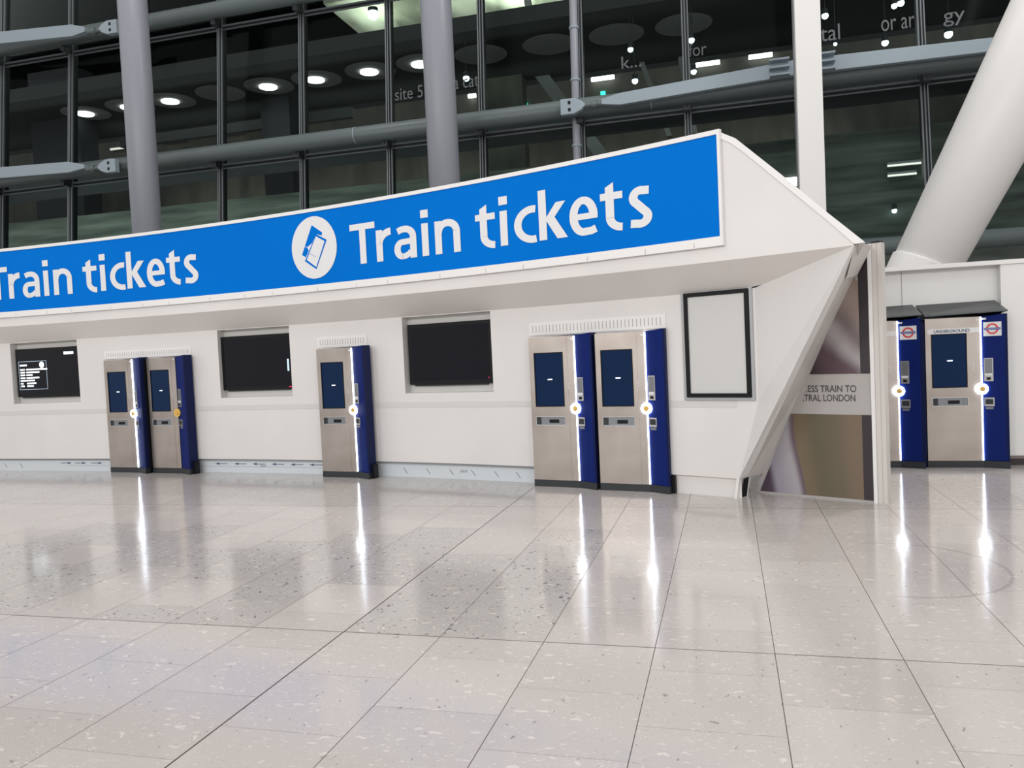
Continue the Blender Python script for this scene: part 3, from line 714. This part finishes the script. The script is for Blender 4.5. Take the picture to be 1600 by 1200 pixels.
def glyph(mb, ch, a, b, z0, z1):
    w_, h_ = b - a, z1 - z0; m_ = (a + b) / 2; hx, hz = TW / 2, TH / 2
    bar = lambda x0, x1, y0, y1: quad(mb, (x0, y0), (x1, y0), (x1, y1), (x0, y1))
    if ch == 'T': bar(a, b, z1 - TH, z1); bar(m_ - hx, m_ + hx, z0, z1)
    if ch == 'i': bar(m_ - hx, m_ + hx, z0, z0 + .385); quad(mb, (a, z1 - .093), (b, z1 - .093), (b, z1), (a, z1))
    if ch == 'r':
        bar(a, a + TW, z0, z1 - .008); stroke(mb, arc(b + .01, z0 + .20, b - a - hx + .01, z1 - z0 - .20 - hz, 176, 90, 14), TW, TH * 1.12)
    if ch == 'n':
        bar(a, a + TW, z0, z1 - .008); bar(b - TW, b, z0, z0 + .26); stroke(mb, arc(m_ + .004, z0 + .245, w_ / 2 - hx - .004, h_ - .245 - hz, 180, 0), TW, TH * 1.05)
    if ch == 'c': stroke(mb, arc(b - .03, (z0 + z1) / 2, w_ - hx - .03, h_ / 2 - hz, 78, 282, 28), TW, TH)
    if ch == 'e':
        stroke(mb, arc(m_, (z0 + z1) / 2, w_ / 2 - hx, h_ / 2 - hz, 0, 286, 34), TW, TH); bar(a + .06, b - .002, (z0 + z1) / 2 - .035, (z0 + z1) / 2 + .028)
        stroke(mb, [(m_ + .02, z0 + hz + .001), (m_ + .09, z0 + hz + .004), (b - .025, z0 + hz + .022)], TW, TH)
    if ch == 't':
        x0 = a + w_ * .23; x1 = x0 + TW
        quad(mb, (x0, z0 + .14), (x1, z0 + .14), (x1, z1), (x0, z1 - .045)); bar(a, b - .005, z0 + .325, z0 + .325 + TH * .93)
        stroke(mb, arc(b - .01, z0 + .145, b - .01 - x0 - hx, .145 - hz, 180, 268, 14), TW, TH)
    if ch == 'k':
        bar(a, a + TW, z0, z1); c_ = (a + TW * .9, z0 + .20)
        quad(mb, c_, (c_[0], c_[1] + .03), (b - .135, z0 + .385), (b - .015, z0 + .385), (a + TW + .07, z0 + .195)); quad(mb, (a + TW * .95, z0 + .205), (a + TW + .10, z0 + .235), (b, z0), (b - .13, z0))
    if ch == 's':
        up = arc(m_ + .01, z0 + h_ * .735, w_ / 2 - hx - .008, h_ * .265 - hz, 58, 232, 16); lo = arc(m_ - .005, z0 + h_ * .265, w_ / 2 - hx - .002, h_ * .265 - hz, 52, -122, 16)
        stroke(mb, [(b - .035, z1 - hz - .008)] + up[1:] + lo[:-1] + [(a + .03, z0 + hz + .010)], TW, TH * 1.02)
    if ch == 'a':
        bar(b - TW, b, z0 + .010, z0 + .275); stroke(mb, arc(m_ + .0, z0 + .27, w_ / 2 - hx, h_ - .27 - hz, 0, 90, 12) + [(m_ - .05, z1 - hz - .002), (a + .06, z1 - hz - .022)], TW, TH)
        stroke(mb, arc(a + hx + .075, z0 + .125, .075, .125 - hz, -80, -270, 22) + [(b - hx, z0 + .215)], TW, TH * .9)
        stroke(mb, arc(a + hx + .075, z0 + .125, .14, .125 - hz, -95, -20, 10), TW * .8, TH * .9)
for off in (0, -6.722):
    mb = MB()
    for ch, a, b, z0, z1 in glyphs: glyph(mb, ch, a + off, b + off, z0, z1)
    spart(mb, 'lettering', 'letter')
def picto(off):
    mb = MB(); c_, zc, rx, rz = -5.37 + off, 3.053, .375, .40
    mb.face([SM(c_ + rx * math.cos(t), zc + rz * math.sin(t)) for t in [2 * math.pi * i / 64 for i in range(64)]])
    d = spart(mb, 'pictogram_disc', 'letter')
    S2 = lambda s, z, o: F3(x_of_s(s), z, .036 + o)
    mb = MB()
    back = [(-5.388, 3.342), (-5.221, 3.231), (-5.228, 3.192), (-5.322, 3.219), (-5.515, 2.941), (-5.577, 2.975)]
    mb.face([S2(s + off, z, .002) for s, z in back], M['blue'])
    fr_o = [(-5.322, 3.219), (-5.152, 3.13), (-5.348, 2.771), (-5.533, 2.892)]
    cx_ = sum(p[0] for p in fr_o) / 4; cz_ = sum(p[1] for p in fr_o) / 4
    mb.face([S2(s + off, z, .004) for s, z in fr_o], M['blue'])
    mb.face([S2(cx_ + (s - cx_) * .82 + off, cz_ + (z - cz_) * .88, .006) for s, z in fr_o], M['letter'])
    for i in range(5):
        s = -5.462 + i * .026; z = 2.985 - i * .013; mb.face([S2(s + off, z, .008), S2(s + .012 + off, z - .006, .008), S2(s + .012 + off, z + .004, .008), S2(s + off, z + .010, .008)], M['blue'])
    for i in range(3):
        s = -5.515 + i * .02; z = 3.075 - i * .01; mb.face([S2(s + off, z, .006), S2(s + .01 + off, z - .005, .006), S2(s + .01 + off, z + .005, .006), S2(s + off, z + .010, .006)], M['letter'])
    spart(mb, 'ticket_symbol', None, d)
picto(0); picto(-6.722)

# ------------------------------------------------------------------ television screens in the recesses
def tv(xa, xb, label, kind):
    """flat screen hung in a recess; local x along the wall, -y to the hall"""
    xm = (xa + xb) / 2; t = tang(pw, xm); n_ = nrm(pw, xm); p = W3(xm, 1.215, -.118)
    o = empty('wall_screen', p, math.atan2(t.y, t.x)); w_ = 1.27 / 2 if kind else 1.36 / 2; h = .785
    mb = MB(); mb.box(-w_, w_, -.062, 0, 0, h); mb.obj('casing', 'black', o, .006)
    mb = MB(); mb.box(-w_ + .045, w_ - .045, -.064, -.06, .05, h - .045); sc = mb.obj('screen', 'tv', o)
    mb = MB(); mb.box(-w_ + .06, w_ - .1, -.03, 0, -.02, 0); mb.obj('lower_edge', 'dark', o)
    F_y = -.066
    def rect(mb, x0, x1, z0, z1, m): mb.box(x0, x1, F_y, F_y + .001, z0, z1, m)
    if kind == 0:
        mb = MB(); rect(mb, -.62, -.02, .12, .125, M['glowthin']); rect(mb, -.62, -.02, .575, .58, M['glowthin']); rect(mb, -.62, -.615, .12, .58, M['glowthin']); rect(mb, -.025, -.02, .12, .58, M['glowthin'])
        mb.obj('display_frame', None, sc)
        mb = MB()
        for i, (a, b) in enumerate(((.1, .45), (.1, .28), (.1, .13), (.1, .27), (.12, .17), (.05, .2), (.07, .14))):
            z = .435 - i * .045; rect(mb, -.59, -.59 + a, z, z + .022, M['glow2']); rect(mb, -.46, -.46 + b, z, z + .022, M['glow2'])
        rect(mb, -.59, -.44, .505, .53, M['glow2']); rect(mb, .36, .56, .665, .705, M['glow2'])
        mb.cyl((-.12, F_y, .515), (-.12, F_y + .001, .515), .05, 24, M['glow2'])
        mb.obj('display_text', None, sc)
    if kind == 1:
        mb = MB(); mb.box(.545, .575, F_y, F_y + .001, .25, .42, M['glowthin']); mb.obj('display_patch', None, sc)
        mb = MB(); mb.box(.56, .6, -.067, -.062, .02, .028); mb.obj('standby_light', 'red', o)
    if kind == 2:
        mb = MB(); mb.box(.575, .585, -.067, -.062, .065, .075); mb.obj('standby_light', 'red', o)
    tag(o, label, 'screen', 'screens in the kiosk wall')
tv(-11.26, -9.955, 'leftmost wall screen showing a small white list', 0)
tv(-7.165, -5.965, 'dark wall screen between the paired and single machines', 1)
tv(-4.045, -2.80, 'dark wall screen right of the single machine, with a red standby light', 2)

# ------------------------------------------------------------------ poster frame
xm = -.085; t = tang(pw, xm); p = W3(xm, 1.0, .006)
po = empty('poster_frame', p, math.atan2(t.y, t.x))
def ring(mb, x0, x1, z0, z1, w_, y0, y1):
    mb.box(x0, x1, y0, y1, z0, z0 + w_); mb.box(x0, x1, y0, y1, z1 - w_, z1); mb.box(x0, x0 + w_, y0, y1, z0 + w_, z1 - w_); mb.box(x1 - w_, x1, y0, y1, z0 + w_, z1 - w_)
mb = MB(); ring(mb, -.385, .385, .0, 1.125, .03, -.018, .0); mb.obj('outer_surround', 'silver', po)
mb = MB(); ring(mb, -.35, .35, .03, 1.108, .042, -.034, -.004); mb.obj('black_frame', 'black', po, .004)
mb = MB(); mb.box(-.31, .31, -.016, -.008, .07, 1.068); mb.obj('blank_panel', 'board', po)
tag(po, 'empty black poster frame with a blank pale panel', 'poster frame')

# ------------------------------------------------------------------ ticket machines
def machine(name, depth, lit=True, under=False):
    o = empty(name, (0, 0, 0)); zt = 1.745
    # body: flat left part, right part swings forward
    mb = MB()
    base = [(0, .012), (.572, .012), (.822, -.09), (.822, depth), (0, depth)]
    tops = [1.740, 1.742, 1.764, 1.764, 1.740]
    mb.loft([[(x, y, .08) for x, y in base], [(x, y, z) for (x, y), z in zip(base, tops)]]); mb.obj('body', 'navy', o)
    mb = MB(); mb.prism([(-.002, .0), (.575, .0), (.822, -.1), (.822, depth), (-.002, depth)], 0, .08); mb.obj('plinth', 'dark', o)
    # steel door with screen and ticket openings
    sxs = [0, .062, .428, .482, .566]; szs = [.08, .722, .818, .935, 1.560, 1.743]
    mb = MB()
    for i in range(4):
        for j in range(5):
            if i == 1 and j in (1, 3): continue
            mb.box(sxs[i], sxs[i + 1], 0 if i < 3 else .003, .012, szs[j], szs[j + 1])
    bmesh.ops.remove_doubles(mb.bm, verts=mb.bm.verts, dist=.0001)
    door = mb.obj('front_door', 'steel', o)
    if under: x_off = .045
    mb = MB(); mb.box(.062, .428, .0075, .0115, .935, 1.560); sc = mb.obj('screen', 'screen', o)
    mb = MB(); ring(mb, .060, .430, .933, 1.562, .012, -.003, .01); mb.obj('screen_bezel', 'black', sc)
    mb = MB(); mb.box(.225, .282, .0055, .0075, 1.243, 1.255); mb.obj('display_text', 'glow2', sc)
    mb = MB(); ring(mb, .058, .432, .718, .822, .007, -.005, .008); tray = mb.obj('ticket_tray', 'chrome', o)
    mb = MB(); mb.box(.064, .426, .0095, .0115, .724, .816, M['greysteel']); mb.box(.225, .345, .002, .0095, .745, .785, M['black']); mb.box(.068, .12, .006, .0095, .73, .81, M['dark']); mb.box(.385, .42, .004, .0095, .74, .80, M['greysteel']); mb.obj('tray_inside', None, tray)
    mb = MB(); mb.cyl((.455 + .035, .003, 1.19), (.455 + .035, -.004, 1.19), .011, 16); mb.box(.480, .500, -.002, .004, 1.14, 1.165); mb.obj('lock', 'chrome', o)
    mb = MB(); mb.box(.53, .552, -.001, .004, 1.70, 1.715); mb.obj('badge', 'white', o)
    # blue wing on the swung out face
    a = Vector((.582, .004, 0)); b = Vector((.822, -.092, 0)); d = (b - a).normalized(); nn = Vector((d.y, -d.x, 0))
    def Wg(mb, u0, u1, z0, z1, o0, o1, m=None):
        r = lambda z: [a + d * u0 + nn * o1 + Vector((0, 0, z)), a + d * u1 + nn * o1 + Vector((0, 0, z)), a + d * u1 + nn * o0 + Vector((0, 0, z)), a + d * u0 + nn * o0 + Vector((0, 0, z))]
        mb.loft([r(z0), r(z1)], m)
    mb = MB(); r0 = [(a.x, a.y, .08), (b.x - .026, b.y + .0104, .08), (b.x - .026, .02, .08), (a.x, .02, .08)]; r1 = [(a.x, a.y, 1.744), (b.x - .026, b.y + .0104, 1.764), (b.x - .026, .02, 1.764), (a.x, .02, 1.744)]
    mb.loft([r0, r1]); mb.obj('side_panel', 'mblue', o, .006)
    mb = MB(); Wg(mb, .018, .112, 1.0, 1.265, 0, .008, M['chrome']); Wg(mb, .028, .102, 1.09, 1.255, .008, .010, M['greysteel']); Wg(mb, .03, .1, 1.065, 1.09, .008, .016, M['white']); Wg(mb, .045, .085, 1.015, 1.045, .008, .012, M['black']); mb.obj('card_reader', None, o)
    mb = MB(); Wg(mb, .016, .118, .712, .812, 0, .010, M['chrome']); Wg(mb, .028, .106, .735, .795, .010, .012, M['dark']); mb.obj('card_slot', None, o)
    mb = MB(); Wg(mb, .03, .105, .678, .704, 0, .004); mb.obj('slot_sticker', 'greysteel', o)
    # lit edge and contactless target
    if lit:
        mb = MB(); mb.box(.5705, .5795, -.008, .01, .085, 1.738); mb.obj('light_strip', 'glow', o)
    mb = MB(); mb.cyl((.573, -.004, .912), (.573, -.03, .912), .062, 36); tg = mb.obj('contactless_target', 'glow' if lit else 'gold', o)
    mb = MB(); mb.cyl((.573, -.03, .912), (.573, -.04, .912), .030, 28); mb.cyl((.573, -.03, .912), (.573, -.046, .912), .012, 16); mb.obj('reader_button', 'gold', tg)
    if under:
        mb = MB(); mb.loft([[(-.005, -.012, 1.768), (.826, -.105, 1.79), (.826, depth, 1.76), (-.005, depth, 1.76)], [(-.005, -.012, 1.785), (.826, -.105, 1.80), (.79, depth, 1.93), (-.045, depth, 1.92)]]); mb.obj('sloping_top', 'charcoal', o)
        mb = MB(); mb.box(.02, .560, -.006, -.001, 1.562, 1.622, M['white']); lb = mb.obj('name_strip', None, o)
        mb = MB(); put_text(mb, 'UNDERGROUND', lambda x, z: (x, -.0075, z), .09, .46, 1.573, 1.611, .02); mb.obj('lettering', 'ink', lb)
        mb = MB(); Wg(mb, .02, .20, 1.515, 1.675, 0, .006); rs = mb.obj('roundel_sign', 'white', o)
        P_ = lambda u, z, q: a + d * u + nn * q + Vector((0, 0, z))
        mb = MB(); cu, cz_, q = .11, 1.597, .0075
        for i in range(40):
            t0, t1 = 2 * math.pi * i / 40, 2 * math.pi * (i + 1) / 40
            mb.face([P_(cu + .062 * math.cos(t0), cz_ + .062 * math.sin(t0), q), P_(cu + .062 * math.cos(t1), cz_ + .062 * math.sin(t1), q), P_(cu + .043 * math.cos(t1), cz_ + .043 * math.sin(t1), q), P_(cu + .043 * math.cos(t0), cz_ + .043 * math.sin(t0), q)], M['roundred'])
        mb.face([P_(.028, cz_ - .012, .0085), P_(.192, cz_ - .012, .0085), P_(.192, cz_ + .012, .0085), P_(.028, cz_ + .012, .0085)], M['roundblue'])
        put_text(mb, 'UNDERGROUND', lambda x, z: P_(x, z, .0095), .036, .184, cz_ - .006, cz_ + .006, 0, M['white'])
        mb.obj('roundel', None, rs)
        mb = MB(); Wg(mb, .0, .05, 1.705, 1.725, 0, .004); mb.obj('badge', 'white', o)
    return o
def place(o, x, y, ang, label, group):
    o.location = (x, y, 0); o.rotation_euler = (0, 0, ang); tag(o, label, 'ticket machine', group); return o
G1 = 'wall ticket machines'
m0 = machine('ticket_machine', .075); an = math.atan2
place(m0, -9.345, 10.37, an(-.112, 1), 'left machine of the far left pair, with its light strip lit', G1)
m2 = machine('ticket_machine', .075, lit=False); place(m2, -8.485, 10.275, an(-.13, 1), 'right machine of the far left pair, its light off and target plain gold', G1)
m3 = copy_tree(m0); place(m3, -5.385, 9.83, an(-.165, 1), 'single ticket machine standing alone between two wall screens', G1)
m4 = copy_tree(m0); place(m4, -2.232, 9.095, an(-.225, 1), 'left machine of the near pair beside the poster frame', G1)
m5 = copy_tree(m0); place(m5, -1.411, 8.837, an(-.221, 1), 'right machine of the near pair, closest to the poster frame', G1)
for mm in (m5, m3, m2):
    mb = MB(); mb.box(.822, .862, -.03, .06, 0, .185); mb.obj('side_cover', 'black', mm)
for mm in (m4, m0):
    mb = MB(); mb.box(.823, .842, -.02, .07, 0, 1.735); mb.obj('gap_filler', 'black', mm)
u1 = machine('underground_ticket_machine', .29, under=True); place(u1, 2.245, 10.305, an(-.05, 1), 'rightmost machine in full view with Underground strip and roundel', 'underground ticket machines')
u2 = copy_tree(u1); place(u2, 1.375, 10.33, an(-.03, 1), 'underground machine half hidden behind the advert partition', 'underground ticket machines')
mb = MB(); mb.box(-.045, -.005, .02, .28, 0, 1.70); mb.obj('side_casing', 'navy', u1)

# ------------------------------------------------------------------ advert partition
ad = empty('advert_partition', P3(.6, 0), math.atan2(PD.y, PD.x))
def PU(u): return u - .6
def ub(mb, u0, u1, z0, z1, y0, y1, m=None): mb.box(PU(u0), PU(u1), y0, y1, z0, z1, m)
UR = 1.222
mb = MB()
def slantu(z): return .06 + (1.20 - .06) * (z / 2.36) - .05
mb.loft([[(PU(.0), .0, .0), (PU(UR), .0, .0), (PU(UR), .0, 2.43), (PU(1.15), .0, 2.43), (PU(.38), .0, 1.15)], [(PU(.0), .05, .0), (PU(UR), .05, .0), (PU(UR), .05, 2.43), (PU(1.15), .05, 2.43), (PU(.38), .05, 1.15)]])
mb.obj('panel', 'adband', ad)
def slab(pts, name, key, y=-.004):
    mb = MB(); mb.loft([[(PU(u), y, z) for u, z in pts], [(PU(u), .0, z) for u, z in pts]]); return mb.obj(name, key, ad)
edge = lambda z: .05 + z * .455 + (0 if z < 1.3 else .02)
slab([(edge(1.23) + .005, 1.23), (1.105, 1.23), (1.105, 2.10), (edge(2.16) , 2.16)], 'upper_picture', 'ad1')
slab([(.055, .02), (1.105, .02), (1.105, .835), (edge(.835) - .02, .835)], 'lower_picture', 'ad2')
slab([(1.105, 1.23), (1.19, 1.23), (1.19, 2.40), (1.15, 2.40), (1.105, 2.2)], 'upper_dark_stripe', 'addark', -.006)
slab([(1.105, .02), (1.205, .02), (1.205, .835), (1.105, .835)], 'lower_dark_stripe', 'addark', -.006)
mb = MB(); put_text(mb, '.ESS TRAIN TO', lambda x, z: (PU(x), -.003, z), .575, 1.06, 1.053, 1.120, .012); put_text(mb, '.TRAL LONDON', lambda x, z: (PU(x), -.003, z), .54, 1.05, .963, 1.030, .012)
mb.obj('lettering', 'adink', ad)
mb = MB(); ub(mb, UR - .022, UR + .012, 0, 2.44, -.02, .07); mb.obj('edge_frame', 'trim', ad)
mb = MB(); ub(mb, UR + .016, UR + .10, 0, 2.445, -.012, .09, M['postm']); ub(mb, UR + .012, UR + .017, 0, 2.44, -.01, .06, M['seam']); ub(mb, UR + .060, UR + .063, 0, 2.445, -.014, -.012, M['seam']); mb.obj('end_post', None, ad)
mb = MB(); ub(mb, UR + .016, UR + .09, 2.445, 2.458, -.02, .08); mb.obj('post_cap', 'black', ad)
tag(ad, 'narrow advert partition with blurred pictures and a pale end post', 'partition')
